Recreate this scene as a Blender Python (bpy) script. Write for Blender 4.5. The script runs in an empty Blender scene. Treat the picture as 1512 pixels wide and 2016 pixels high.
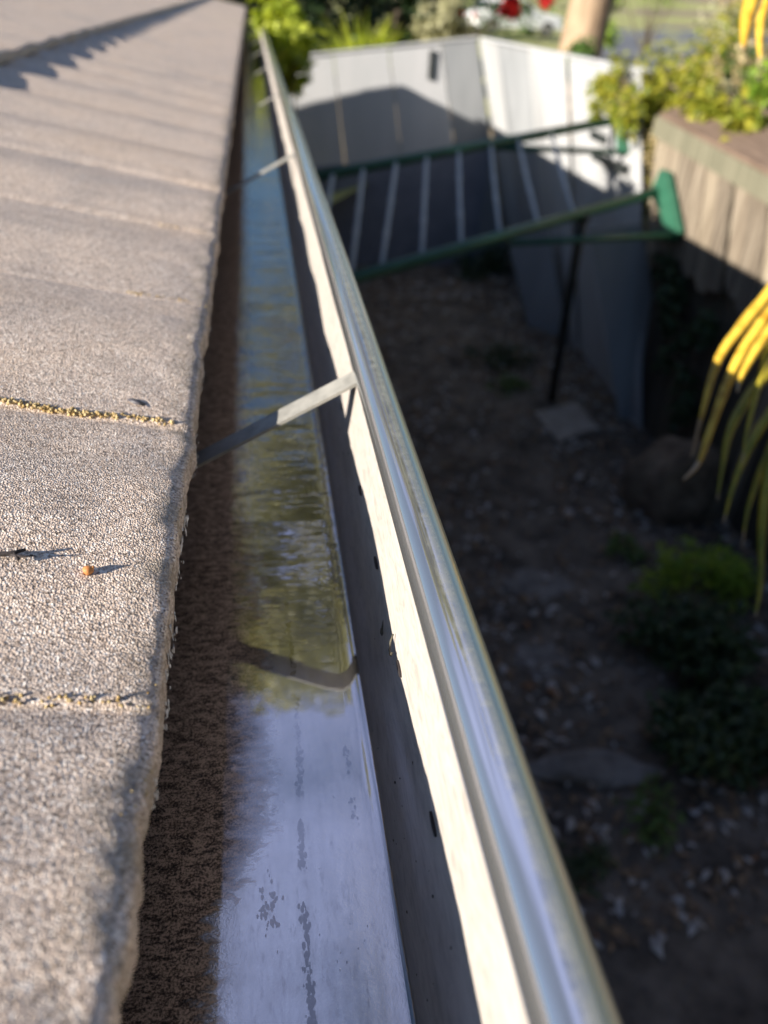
import bpy, bmesh, math, random
import numpy as np
from mathutils import Vector, noise
random.seed(7)
R = math.radians
SC = bpy.context.scene
COL = SC.collection

# ------------------------------------------------------------------ camera, world, sun, exposure
H = 2.65                                   # eye height above the yard
F = 1514.0
AX = ((0.98863, 0.04337, -0.14396), (-0.14341, 0.55962, -0.81625), (0.04516, 0.82761, 0.55948))
B = [np.array(a) / np.linalg.norm(a) for a in AX]      # world x, y, z seen in camera axes
cam = bpy.data.cameras.new("camera")
cam.sensor_fit = 'VERTICAL'; cam.sensor_height = 36.0
cam.lens = 36.0 * F / 2016.0
cam.clip_start = 0.01; cam.clip_end = 600
cam.dof.use_dof = True; cam.dof.focus_distance = 0.275; cam.dof.aperture_fstop = cam.lens / 3.35
camo = bpy.data.objects.new("camera", cam); COL.objects.link(camo)
from mathutils import Matrix
M3 = Matrix(((B[0][0], B[0][1], B[0][2]), (B[1][0], B[1][1], B[1][2]), (B[2][0], B[2][1], B[2][2])))
camo.matrix_world = Matrix.Translation((0, 0, H)) @ M3.to_4x4()
SC.camera = camo

SUN = Vector((-2.0, -0.95, 0.80)).normalized()      # towards the sun
wd = bpy.data.worlds.new("World"); SC.world = wd; wd.use_nodes = True
nt = wd.node_tree; bg = nt.nodes['Background']
sky = nt.nodes.new('ShaderNodeTexSky'); sky.sky_type = 'NISHITA'; sky.sun_disc = False; sky.ozone_density = 4.0; sky.dust_density = 0.3
sky.sun_elevation = math.asin(SUN.z); sky.sun_rotation = math.atan2(SUN.x, SUN.y)
# bright cloud patch added to the sky to lighten the water reflections
tc = nt.nodes.new('ShaderNodeTexCoord'); nz = nt.nodes.new('ShaderNodeTexNoise'); nz.inputs['Scale'].default_value = 3.0; nz.inputs['Detail'].default_value = 6
nt.links.new(tc.outputs['Generated'], nz.inputs['Vector'])
dp = nt.nodes.new('ShaderNodeVectorMath'); dp.operation = 'DOT_PRODUCT'; dp.inputs[1].default_value = Vector((-.1, .50, .86)).normalized(); nt.links.new(tc.outputs['Generated'], dp.inputs[0])
m1 = nt.nodes.new('ShaderNodeMath'); m1.operation = 'MULTIPLY_ADD'; nt.links.new(nz.outputs['Fac'], m1.inputs[0]); m1.inputs[1].default_value = 1.0; nt.links.new(dp.outputs['Value'], m1.inputs[2])
mr = nt.nodes.new('ShaderNodeMapRange'); mr.interpolation_type = 'SMOOTHSTEP'; nt.links.new(m1.outputs[0], mr.inputs[0]); mr.inputs[1].default_value = 1.28; mr.inputs[2].default_value = 1.52; mr.inputs[4].default_value = .85
cm = nt.nodes.new('ShaderNodeMix'); cm.data_type = 'RGBA'; nt.links.new(mr.outputs[0], cm.inputs[0]); nt.links.new(sky.outputs[0], cm.inputs[6]); cm.inputs[7].default_value = (4.6, 5.3, 9.0, 1)
nt.links.new(cm.outputs[2], bg.inputs[0]); bg.inputs[1].default_value = 0.05
sl = bpy.data.lights.new("sun", 'SUN'); sl.energy = 5.0; sl.angle = R(0.53); sl.color = (1, .92, .81)
so = bpy.data.objects.new("sun", sl); COL.objects.link(so)
so.rotation_euler = SUN.to_track_quat('Z', 'Y').to_euler()
SC.view_settings.view_transform = 'Standard'; SC.view_settings.look = 'None'
SC.view_settings.exposure = 1.3; SC.view_settings.gamma = 1.0
SC.cycles.max_bounces = 8; SC.cycles.glossy_bounces = 4; SC.cycles.transparent_max_bounces = 12
SC.cycles.caustics_reflective = False; SC.cycles.caustics_refractive = False

# ------------------------------------------------------------------ helpers
def ray(px, py):
    c = np.array([px - 756.0, 1008.0 - py, -F]); return np.array([c @ b for b in B])
def at(px, py, X=None, Y=None, Z=None, D=None):
    """the point of the place at this direction from the eye, at a given x, y, height or depth"""
    r = ray(px, py)
    t = X / r[0] if X is not None else Y / r[1] if Y is not None else (Z - H) / r[2] if Z is not None else D / F
    return Vector((r[0] * t, r[1] * t, r[2] * t + H))

def tag(o, label=None, cat=None, group=None, kind=None):
    if label: o['label'] = label
    if cat: o['category'] = cat
    if group: o['group'] = group
    if kind: o['kind'] = kind
    return o
def empty(name, loc=(0, 0, 0)):
    o = bpy.data.objects.new(name, None); o.location = loc; o.empty_display_size = .1
    COL.objects.link(o); return o

class MB:
    def __init__(s): s.v = []; s.f = []; s.mi = []
    def add(s, vs, fs, mi=0):
        k = len(s.v); s.v += [tuple(v) for v in vs]; s.f += [tuple(i + k for i in f) for f in fs]; s.mi += [mi] * len(fs)
    def box(s, a, b, mi=0):
        x0, y0, z0 = a; x1, y1, z1 = b
        s.add([(x0,y0,z0),(x1,y0,z0),(x1,y1,z0),(x0,y1,z0),(x0,y0,z1),(x1,y0,z1),(x1,y1,z1),(x0,y1,z1)],
              [(3,2,1,0),(4,5,6,7),(0,1,5,4),(1,2,6,5),(2,3,7,6),(3,0,4,7)], mi)
    def bar(s, p, q, w, h, up=(0, 0, 1), mi=0):
        p = Vector(p); q = Vector(q); d = (q - p).normalized(); u = Vector(up)
        a = d.cross(u).normalized(); u = a.cross(d).normalized(); a = a * w / 2; u = u * h / 2
        vs = [p-a-u, p+a-u, p+a+u, p-a+u, q-a-u, q+a-u, q+a+u, q-a+u]
        s.add(vs, [(0,1,2,3),(7,6,5,4),(0,4,5,1),(1,5,6,2),(2,6,7,3),(3,7,4,0)], mi)
    def tube(s, pts, r, n=8, mi=0, cap=True):
        pts = [Vector(p) for p in pts]; rs = r if isinstance(r, (list, tuple)) else [r] * len(pts)
        k = len(s.v); ref = Vector((0.31, 0.2, 0.93))
        for i, p in enumerate(pts):
            d = (pts[min(i+1, len(pts)-1)] - pts[max(i-1, 0)]).normalized()
            a = d.cross(ref)
            if a.length < .1: a = d.cross(Vector((1, 0, 0)))
            a.normalize(); b = d.cross(a)
            for j in range(n):
                t = 2 * math.pi * j / n; s.v.append(tuple(p + (a * math.cos(t) + b * math.sin(t)) * rs[i]))
        for i in range(len(pts) - 1):
            for j in range(n):
                s.f.append((k+i*n+j, k+i*n+(j+1) % n, k+(i+1)*n+(j+1) % n, k+(i+1)*n+j)); s.mi.append(mi)
        if cap:
            s.f.append(tuple(k + j for j in reversed(range(n)))); s.mi.append(mi)
            e = k + (len(pts) - 1) * n; s.f.append(tuple(e + j for j in range(n))); s.mi.append(mi)
    def lump(s, c, r, sq=(1, 1, 1), rough=.3, mi=0, sub=1):
        bm = bmesh.new(); bmesh.ops.create_icosphere(bm, subdivisions=sub, radius=1)
        off = Vector((random.random() * 50, random.random() * 50, 0)); vs = []
        for v in bm.verts:
            k = r * (1 + rough * noise.noise(v.co * 1.3 + off)); vs.append((c[0]+v.co.x*k*sq[0], c[1]+v.co.y*k*sq[1], c[2]+v.co.z*k*sq[2]))
        s.add(vs, [[v.index for v in f.verts] for f in bm.faces], mi); bm.free()
    def quadleaf(s, c, d, n, L, W, mi=0, bend=.2):
        d = Vector(d).normalized(); n = Vector(n); a = d.cross(n)
        if a.length < 1e-3: a = d.cross(Vector((.3, 1, .2)))
        a.normalize(); n = a.cross(d); c = Vector(c)
        m = c + d * L * .5 + n * L * bend * .3; e = c + d * L - n * L * bend * .3
        s.add([c, m + a * W / 2 - n * W * .12, e, m - a * W / 2 - n * W * .12, m], [(0, 1, 4), (1, 2, 4), (2, 3, 4), (3, 0, 4)], mi)
    def build(s, name, mats, parent=None, smooth=False):
        me = bpy.data.meshes.new(name); me.from_pydata(s.v, [], s.f)
        for m in (mats if isinstance(mats, (list, tuple)) else [mats]): me.materials.append(m)
        me.polygons.foreach_set('material_index', s.mi)
        if smooth: me.polygons.foreach_set('use_smooth', [True] * len(s.f))
        me.update()
        o = bpy.data.objects.new(name, me); COL.objects.link(o)
        if parent:
            o.parent = parent; o.location = -Vector(parent.location)
        return o

def grid(name, P, m, parent=None, smooth=True, uv=None):
    """P: array (n, k, 3)"""
    n, k = P.shape[:2]
    i = np.arange(n * k).reshape(n, k)
    f = np.stack([i[:-1, :-1], i[1:, :-1], i[1:, 1:], i[:-1, 1:]], -1).reshape(-1, 4)
    me = bpy.data.meshes.new(name); me.from_pydata(P.reshape(-1, 3).tolist(), [], f.tolist())
    for q in (m if isinstance(m, (list, tuple)) else [m]): me.materials.append(q)
    if smooth: me.polygons.foreach_set('use_smooth', [True] * len(f))
    me.update()
    o = bpy.data.objects.new(name, me); COL.objects.link(o)
    if parent: o.parent = parent; o.location = -Vector(parent.location)
    return o

# ------------------------------------------------------------------ materials
class NT:
    def __init__(s, name):
        s.m = bpy.data.materials.new(name); s.m.use_nodes = True; s.t = s.m.node_tree
        s.p = s.t.nodes['Principled BSDF']; s.out = s.t.nodes['Material Output']
        s.co = s.t.nodes.new('ShaderNodeTexCoord').outputs['Object']
    def n(s, kind, **kw):
        x = s.t.nodes.new(kind)
        for k, v in kw.items(): setattr(x, k, v)
        return x
    def lk(s, a, b): s.t.links.new(a, b)
    def noise(s, scale, detail=4, rough=.6, stretch=None, dist=0.0):
        x = s.n('ShaderNodeTexNoise'); x.inputs['Scale'].default_value = scale; x.inputs['Detail'].default_value = detail
        x.inputs['Roughness'].default_value = rough; x.inputs['Distortion'].default_value = dist
        if stretch:
            mp = s.n('ShaderNodeMapping'); mp.inputs['Scale'].default_value = stretch; s.lk(s.co, mp.inputs[0]); s.lk(mp.outputs[0], x.inputs['Vector'])
        else: s.lk(s.co, x.inputs['Vector'])
        return x.outputs['Fac']
    def voro(s, scale, out='Distance', stretch=None):
        x = s.n('ShaderNodeTexVoronoi'); x.inputs['Scale'].default_value = scale
        if stretch:
            mp = s.n('ShaderNodeMapping'); mp.inputs['Scale'].default_value = stretch; s.lk(s.co, mp.inputs[0]); s.lk(mp.outputs[0], x.inputs['Vector'])
        else: s.lk(s.co, x.inputs['Vector'])
        return x.outputs[out]
    def ramp(s, fac, stops):
        x = s.n('ShaderNodeValToRGB'); e = x.color_ramp.elements
        while len(e) > 1: e.remove(e[0])
        for i, (p, c) in enumerate(stops):
            q = e[0] if i == 0 else e.new(p)
            q.position = p; q.color = (*c, 1) if not isinstance(c, (int, float)) else (c, c, c, 1)
        s.lk(fac, x.inputs[0]); return x.outputs[0]
    def mix(s, fac, a, b, mode='MIX'):
        x = s.n('ShaderNodeMix', data_type='RGBA', blend_type=mode)
        for sock, v in ((x.inputs[0], fac), (x.inputs[6], a), (x.inputs[7], b)):
            if isinstance(v, (int, float)): sock.default_value = v if sock.type == 'VALUE' else (v, v, v, 1)
            elif isinstance(v, tuple): sock.default_value = (*v, 1)
            else: s.lk(v, sock)
        return x.outputs[2]
    def math(s, op, a, b=0.0, c=None):
        x = s.n('ShaderNodeMath', operation=op)
        for k, v in enumerate((a, b) if c is None else (a, b, c)):
            if isinstance(v, (int, float)): x.inputs[k].default_value = v
            else: s.lk(v, x.inputs[k])
        return x.outputs[0]
    def axis(s, k):
        x = s.n('ShaderNodeSeparateXYZ'); s.lk(s.co, x.inputs[0]); return x.outputs[k]
    def maprange(s, v, a, b, c=0.0, d=1.0):
        x = s.n('ShaderNodeMapRange'); s.lk(v, x.inputs[0])
        for k, q in enumerate((a, b, c, d)): x.inputs[k + 1].default_value = q
        return x.outputs[0]
    def bump(s, h, strength=.5, dist=.01, prev=None):
        x = s.n('ShaderNodeBump'); x.inputs['Strength'].default_value = strength; x.inputs['Distance'].default_value = dist
        s.lk(h, x.inputs['Height'])
        if prev is not None: s.lk(prev, x.inputs['Normal'])
        return x.outputs[0]
    def set(s, **kw):
        for k, v in kw.items():
            sock = s.p.inputs[k.replace('_', ' ')]
            if hasattr(v, 'is_linked'): s.lk(v, sock)
            elif isinstance(v, tuple): sock.default_value = (*v, 1)
            else: sock.default_value = v
        return s.m

def simple(name, c1, c2, scale=8, rough=.7, bump=.3, bdist=.01, bscale=None, metallic=0.0, stretch=None, spec=.5, lo=.35, hi=.65):
    s = NT(name); f = s.noise(scale, 5, .65, stretch)
    c = s.ramp(f, [(lo, c1), (hi, c2)])
    h = s.noise(bscale or scale * 4, 4, .6, stretch)
    s.lk(s.bump(h, bump, bdist), s.p.inputs['Normal'])
    return s.set(Base_Color=c, Roughness=rough, Metallic=metallic, Specular_IOR_Level=spec)

def leafmat(name, c1, c2, trans=.35, rough=.5, spread=.5):
    s = NT(name)
    g = s.n('ShaderNodeNewGeometry')
    rnd = g.outputs['Random Per Island']
    c = s.ramp(rnd, [(0, c1), (1, c2)])
    tr = s.n('ShaderNodeBsdfTranslucent'); s.lk(s.mix(1.0, c, (1.0, 1.0, .55), 'MULTIPLY'), tr.inputs[0])
    s.set(Base_Color=c, Roughness=rough)
    mx = s.n('ShaderNodeMixShader'); mx.inputs[0].default_value = trans
    s.lk(s.p.outputs[0], mx.inputs[1]); s.lk(tr.outputs[0], mx.inputs[2]); s.lk(mx.outputs[0], s.out.inputs[0])
    return s.m

# concrete tile: sand grains of pinkish beige, grey and dark, weathered in soft patches
def tile_mat():
    s = NT('weathered_tile')
    g = s.voro(1350, 'Color'); gx = s.n('ShaderNodeSeparateColor'); s.lk(g, gx.inputs[0])
    grain = s.ramp(gx.outputs[0], [(0, (.14, .112, .092)), (.2, (.46, .37, .305)), (.55, (.68, .565, .475)), (.85, (.82, .715, .62)), (1, (.98, .93, .86))])
    patch = s.ramp(s.noise(9, 4, .6), [(.32, (.80, .79, .80)), (.5, (1, .96, .93)), (.7, (1.0, .93, .86))])
    c = s.mix(1.0, grain, patch, 'MULTIPLY')
    dk = s.ramp(s.noise(34, 6, .7), [(.5, 0.0), (.75, .22)])
    c = s.mix(dk, c, (.20, .175, .16))
    # mossy, darker band along the cut edge
    ed = s.maprange(s.axis(0), -.050, -.038, 0, 1)
    ed = s.math('MULTIPLY', ed, s.ramp(s.noise(60, 5, .7), [(.40, 0.05), (.62, .8)]))
    c = s.mix(ed, c, (.26, .215, .16))
    h = s.voro(1350, 'Distance')
    b = s.bump(h, .6, .0008)
    b = s.bump(s.noise(900, 2, .6), .6, .0008, b)
    s.lk(b, s.p.inputs['Normal'])
    return s.set(Base_Color=c, Roughness=.75, Specular_IOR_Level=.4)
TILE = tile_mat()
LICHEN = simple('yellow_lichen', (.34, .20, .05), (.66, .54, .30), 420, .9, .6, .001)
FLAKE = simple('lime_crust', (.42, .41, .40), (.80, .79, .77), 180, .8, .6, .001)
SOFFIT = simple('eave_timber', (.05, .04, .03), (.10, .08, .06), 14, .9, .4, .004, stretch=(1, .1, 1))
BRICK = simple('old_brick', (.20, .09, .06), (.30, .15, .10), 9, .9, .5, .006)

# gutter metal
def zinc(name, base, rough_lo, rough_hi, dirt, metallic=.85):
    s = NT(name)
    n = s.noise(45, 5, .65, (1, .35, 1)); sw = s.noise(120, 3, .6, (1, .25, 1), 1.2)
    c = s.mix(s.ramp(n, [(.45, 0.0), (.75, dirt)]), base, tuple(x * .45 for x in base))
    c = s.mix(1.0, c, s.ramp(s.noise(150, 4, .65, (1, .35, 1), 2.5), [(.34, .80), (.5, 1.0), (.66, 1.10)]), 'MULTIPLY')
    s.lk(s.bump(sw, .5, .0010), s.p.inputs['Normal'])
    return s.set(Base_Color=c, Metallic=metallic, Roughness=s.maprange(n, .3, .7, rough_lo, rough_hi))
WALL = zinc('gutter_inner_steel', (.50, .455, .41), .36, .55, .5, .15)
def bead_mat():
    s = NT('wet_bead_steel')
    b = s.bump(s.noise(160, 3, .5, (1, .12, 1)), .06, .0006)
    wet = s.ramp(s.math('ADD', s.axis(0), s.math('MULTIPLY', s.math('SUBTRACT', s.noise(150, 6, .7), .5), .006)), [(.0540, 0.0), (.0544, 1.0)])
    s.lk(b, s.p.inputs['Normal'])
    return s.set(Base_Color=s.mix(wet, (.58, .60, .62), (.60, .57, .44)), Metallic=s.mix(wet, .9, .45), Roughness=s.mix(wet, s.ramp(s.noise(90, 5, .7, (1, .2, 1)), [(.4, .05), (.7, .12)]), .3), Coat_Weight=.3, Coat_Roughness=.03)
BEAD = bead_mat()
def floor_mat():
    s = NT('gutter_floor_steel')
    x = s.math('MULTIPLY', s.math('SUBTRACT', s.axis(0), .0147), .77); y = s.math('MULTIPLY', s.axis(1), .772)
    fib = s.noise(330, 5, .75, (.5, 1, 1), .6); big = s.noise(38, 4, .6)
    edge = s.math('ADD', s.maprange(y, .116, .142, -.031, -.0165), s.maprange(y, .22, .32, .0, -.007))
    scum = s.math('ADD', s.math('MULTIPLY', s.math('SUBTRACT', edge, x), 60.0), .58)
    scum = s.math('ADD', scum, s.math('MULTIPLY', s.math('SUBTRACT', big, .5), 1.0))
    scum = s.math('ADD', scum, s.math('MULTIPLY', s.math('SUBTRACT', fib, .5), 1.7))
    scum = s.ramp(scum, [(.42, 0.0), (.75, 1.0)])
    spk = s.noise(1100, 3, .7)
    fib = s.math('ADD', s.math('MULTIPLY', fib, .5), s.math('MULTIPLY', spk, .5))
    algae = s.ramp(fib, [(.41, (.022, .013, .010)), (.475, (.20, .125, .092)), (.55, (.78, .56, .43))])
    met = s.ramp(s.noise(240, 4, .7, (1, .12, 1)), [(.35, (.60, .59, .63)), (.65, (.80, .79, .84))])
    met = s.mix(s.ramp(s.noise(520, 5, .75, (1, .25, 1)), [(.54, 0.0), (.66, .65)]), met, (.20, .18, .19))
    met = s.mix(s.ramp(s.noise(60, 5, .7), [(.5, 0.0), (.75, .5)]), met, (.36, .33, .33))
    c = s.mix(scum, met, algae)
    s.lk(s.bump(fib, .25, .0006), s.p.inputs['Normal'])
    return s.set(Base_Color=c, Metallic=s.mix(scum, .8, .05), Roughness=s.mix(scum, s.maprange(s.noise(180, 4, .7), .3, .7, .05, .16), .6))
FLOOR = floor_mat()
LAP = simple('lap_sealant', (.26, .23, .215), (.50, .46, .43), 260, .6, .5, .0009)
STRAPM = simple('strap_steel', (.20, .195, .175), (.30, .29, .26), 90, .6, .3, .0006, spec=.25)
GRIME = simple('grime', (.03, .025, .02), (.09, .08, .05), 300, .7, .5, .001)
SLOT = simple('slot_dark', (.012, .008, .008), (.03, .02, .02), 200, .9, .1, .0005)
def water_mat():
    s = NT('clear_water')
    r = s.noise(70, 2, .5, (.5, 1.6, 1)); 
    y = s.axis(1); k = s.math('MULTIPLY', s.maprange(y, .27, .42), s.maprange(y, .9, 2.0, 1.0, .5))
    b = s.bump(s.math('MULTIPLY', r, k), .28, .0015)
    b = s.bump(s.math('MULTIPLY', s.noise(22, 2, .5, (.5, 1.8, 1)), k), .25, .005, b)
    fr = s.n('ShaderNodeFresnel'); fr.inputs[0].default_value = 1.34; s.lk(b, fr.inputs['Normal'])
    g = s.n('ShaderNodeBsdfGlossy'); g.inputs['Roughness'].default_value = .015; s.lk(b, g.inputs['Normal'])
    t = s.n('ShaderNodeBsdfTransparent'); t.inputs[0].default_value = (.92, .92, .86, 1)
    mx = s.n('ShaderNodeMixShader'); xm = s.math('ADD', s.math('MULTIPLY', s.math('SUBTRACT', s.axis(0), .0147), .77), s.math('MULTIPLY', s.math('SUBTRACT', s.noise(160, 5, .7, (.5, 1, 1)), .5), .016))
    yn = s.math('MULTIPLY', s.axis(1), .772); film = s.math('ADD', s.maprange(yn, .105, .15, -.026, -.0165), s.maprange(yn, .22, .32, .0, -.006))
    mn = s.math('ADD', .03, s.math('MULTIPLY', s.maprange(s.math('SUBTRACT', xm, film), -.011, .002), s.maprange(yn, .115, .155, .24, .49)))
    s.lk(s.math('MAXIMUM', fr.outputs[0], mn), mx.inputs[0]); s.lk(t.outputs[0], mx.inputs[1]); s.lk(g.outputs[0], mx.inputs[2])
    s.lk(mx.outputs[0], s.out.inputs[0]); return s.m
WATER = water_mat()
# yard
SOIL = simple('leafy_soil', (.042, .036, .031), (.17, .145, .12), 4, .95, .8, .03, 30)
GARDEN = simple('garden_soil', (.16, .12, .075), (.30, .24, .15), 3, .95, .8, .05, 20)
ASPHALT = simple('asphalt', (.10, .105, .115), (.15, .155, .165), 6, .9, .3, .01)
LAWN = simple('dry_lawn', (.22, .24, .07), (.38, .36, .14), 2, .95, .6, .04, 40)
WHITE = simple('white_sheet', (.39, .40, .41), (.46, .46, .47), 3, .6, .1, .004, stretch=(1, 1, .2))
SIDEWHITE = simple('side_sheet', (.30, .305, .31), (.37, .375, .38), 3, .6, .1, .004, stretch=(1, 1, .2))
GREYSHADE = simple('grey_shade_sheet', (.20, .21, .22), (.26, .27, .28), 3, .7, .15, .004, stretch=(1, 1, .2))  # grey that also stands for shade on white pans turned from the sun
GREEN = simple('green_paint', (.022, .095, .058), (.035, .13, .080), 12, .4, .1, .002)
DARKGREEN = simple('dark_steel', (.012, .016, .016), (.03, .035, .034), 12, .5, .1, .002)
CORD = simple('cord', (.45, .46, .46), (.62, .62, .6), 40, .7, .1, .001)
def plank_mat(name, a, b, c):
    s = NT(name)
    f = s.noise(9, 6, .75, (4, 4, .2)); col = s.ramp(f, [(.3, a), (.5, b), (.72, c)])
    oi = s.n('ShaderNodeObjectInfo'); col = s.mix(1.0, col, s.ramp(oi.outputs['Random'], [(0, (.55, .52, .5)), (.5, (.9, .85, .8)), (1, (1.15, 1.1, 1.0))]), 'MULTIPLY')
    s.lk(s.bump(s.noise(22, 5, .7, (4, 4, .2)), .7, .006), s.p.inputs['Normal'])
    return s.set(Base_Color=col, Roughness=.9)
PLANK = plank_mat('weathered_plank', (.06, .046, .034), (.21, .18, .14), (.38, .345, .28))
SHADEPLANK = plank_mat('shade_plank', (.03, .026, .02), (.07, .06, .045), (.11, .095, .07))  # darker copy of the planks, with shade put into the colour
RAILM = plank_mat('grey_green_rail', (.12, .125, .085), (.21, .21, .15), (.29, .285, .21))
CAP = simple('fence_capping', (.10, .065, .045), (.20, .14, .10), 6, .9, .6, .006, stretch=(6, .4, 6))
BARK = simple('pale_bark', (.24, .16, .10), (.40, .29, .19), 4, .9, .7, .03, stretch=(2, 2, .5))
DBARK = simple('dark_bark', (.06, .045, .03), (.14, .11, .08), 6, .95, .7, .03, stretch=(2, 2, .4))
STONE = simple('brown_stone', (.07, .05, .034), (.20, .15, .105), 9, .95, .9, .03, 22)
PALE = simple('pale_stone', (.09, .085, .08), (.20, .19, .18), 9, .95, .6, .02, 25)
PAVER = simple('concrete_paver', (.20, .18, .165), (.32, .30, .27), 12, .9, .5, .005)
LF = dict(
    bright=leafmat('bright_leaf', (.14, .26, .02), (.36, .48, .05), .45),
    lime=leafmat('lime_blade', (.26, .34, .02), (.52, .56, .07), .45),
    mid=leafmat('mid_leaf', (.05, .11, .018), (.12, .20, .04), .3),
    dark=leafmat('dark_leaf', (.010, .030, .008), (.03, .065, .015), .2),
    olive=leafmat('olive_leaf', (.32, .315, .17), (.50, .48, .31), .35),
    vine=leafmat('vine_leaf', (.14, .20, .015), (.44, .40, .04), .45),
    straw=leafmat('straw_leaf', (.35, .27, .13), (.55, .45, .25), .3),
)
LITTER = [simple('litter_brown', (.09, .066, .048), (.19, .14, .10), 30, .9, .3), simple('litter_tan', (.16, .11, .065), (.30, .20, .12), 30, .9, .3),
          simple('litter_grey', (.25, .235, .22), (.50, .48, .46), 30, .9, .3), simple('litter_orange', (.16, .08, .04), (.26, .13, .06), 30, .85, .3)]

# ------------------------------------------------------------------ the house: tiled roof, eave, wall
YEND = 8.2
P0, PER = 0.3180, 0.1650                     # first clear tile joint and the spacing of the joints
PITCH = math.tan(R(10.5))
XT = -0.0337; RT = .1650                    # nose of the tiles: x, and depth below the eye
def joint_phase(y): return (y - P0) / PER
def wave(y, seed=0.0):
    t = joint_phase(y) + seed; k = math.floor(t); t -= k
    hi = .0010 + .0007 * math.sin(k * 2.7 + 1)
    step = hi * (1 - min(1, t * 1.05)) ** 1.0
    lip = -.0012 * math.exp(-((1 - t) / .045) ** 2)
    return step + lip - .0027 * math.cos(2 * math.pi * t) + .0008 * math.sin(k * 5.1)
house = empty('house', (-.6, 3.0, 0)); tag(house, 'low house with weathered pinkish grey concrete roof tiles along the gutter', 'house')

def yend(x): return YEND + .06 + .317 * min(0, x + .04) + .006 * math.sin(x * 40)
def sy(x, y): return y if y < 5 else 5 + (y - 5) * (yend(x) - 5) / (YEND - 5)
def ys_fine(y0, y1):
    out = []; y = y0
    while y < y1:
        out.append(y); y += .0016 + max(0, y - .1) * .006 if y < 1.2 else .014
    out.append(y1); return out
def course(name, xe, up, zoff, y0, seed, lower=0.0):
    ys = ys_fine(y0, YEND)
    us = [0, .0012, .0026, .004, .0055, .0075, .010, .013, .017, .022, .03, .04, .055, .075, .1, .13, .17, .22, .27, .33] + ([up] if up > .34 else []) + ([up * .5, up * .75] if up > 2 else []); us = sorted(set(us))
    rows = []
    for y in ys:
        ny = noise.noise(Vector((y * 38, seed * 9, 0))) ; nf = noise.noise(Vector((y * 210, seed * 9, 4)))
        nz = noise.noise(Vector((y * 7, seed * 9, 8)))
        e = xe + .0022 * ny + .0010 * nf + .0012 * nz
        w = wave(y, seed) * (1 if zoff == 0 else .55)
        row = []
        base = H - RT + zoff + PITCH * (XT - xe)
        # underside, front face, rounded nose, top
        for (dx, dz) in ((-.06, -.0150), (-.012, -.0153), (-.0026, -.0152), (-.0010, -.0136), (0, -.0110), (.0002, -.0070), (-.0001, -.0026)):
            q = noise.noise(Vector((y * 160, dz * 900, seed)))
            row.append((e + dx + .0007 * q, sy(e + dx, y), base + w + dz + (-dx) * PITCH + .0006 * q))
        for u in us:
            rnd = .0018 * math.exp(-u / .0018)
            q = noise.noise(Vector((y * 55, u * 55, seed))) * .0006 + noise.noise(Vector((y * 180, u * 180, seed))) * .0004
            row.append((e - u, sy(e - u, y), base + w + u * PITCH - rnd + q + lower * u))
        rows.append(row)
    return grid(name, np.array(rows), TILE, house)
course('roof', XT, .34, 0.0, -.06, 0.0)
course('upper_tile_course', -.345, .34, .013, -.1, .37)
course('upper_tile_course', -.665, .34, .020, -.1, .11)
course('upper_tile_course', -.985, 3.6, .030, -.1, .63)
# structure under the tiles
mb = MB(); mb.box((-.155, -.3, H - .42), (-.137, YEND - .12, H - .172)); mb.build('fascia', SOFFIT, house)
mb = MB(); mb.box((-.60, -.3, H - .44), (-.157, YEND - .3, H - .425)); mb.build('soffit', SOFFIT, house)
mb = MB()
for (xa, xb) in ((-.602, -2.2), (-2.2, -4.5)):
    ya, yb = yend(-.6) + .317 * (xa + .6) - .10, yend(-.6) + .317 * (xb + .6) - .10; za, zb = H - RT + PITCH * (XT - xa) - .018, H - RT + PITCH * (XT - xb) - .018
    vs = [(xa, ya, 0), (xb, yb, 0), (xb, yb, zb), (xa, ya, za)]; vs += [(a, b - .2, c) for a, b, c in vs]
    mb.add(vs, [(0, 1, 2, 3), (7, 6, 5, 4), (0, 4, 5, 1), (1, 5, 6, 2), (2, 6, 7, 3), (3, 7, 4, 0)])
mb.build('end_wall', BRICK, house)
mb = MB(); mb.box((-.82, -.3, 0), (-.602, YEND - .5, H - .426)); mb.build('wall', BRICK, house)

# lichen crumbs in the joints and along the tile nose
def roof_top(x, y): return H - RT + PITCH * (XT - x) + wave(y)
mb = MB()
for j, (n, x1, dens) in enumerate(((620, -.125, 1), (150, -.085, .5), (70, -.075, .5), (40, -.07, .4))):
    y0 = P0 + PER * (0, -1, 1, 2)[j]
    for k in range(n):
        u = random.random() ** .8; x = XT - .008 + (x1 - XT) * u
        if noise.noise(Vector((x * 160, j * 7, 1))) < -.25 and j: continue
        y = y0 + random.gauss(0, .0009) + .0012 * math.sin(x * 90)
        r = random.uniform(.0003, .0009) * (1 if j == 0 else .75); mb.lump((x, y, roof_top(x, y0 + .002) - .0003 + random.uniform(-.001, .0008)), r, rough=.5)
for cy, n in ((P0 - .012, 70), (P0 - PER - .004, 80), (P0 - PER - .014, 90), (P0 - .065, 30), (P0 + .10, 20), (P0 + PER, 30), (P0 - PER - .028, 40), (P0 - PER * .6, 20)):
    for k in range(n):
        x = XT - abs(random.gauss(.004, .006)); y = cy + random.gauss(0, .006)
        mb.lump((x, y, roof_top(x, y) - .0006 - .0018 * math.exp(-(XT - x) / .0018)), random.uniform(.0002, .0006), rough=.5)
tag(mb.build('lichen', LICHEN, house), kind='stuff')
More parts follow.
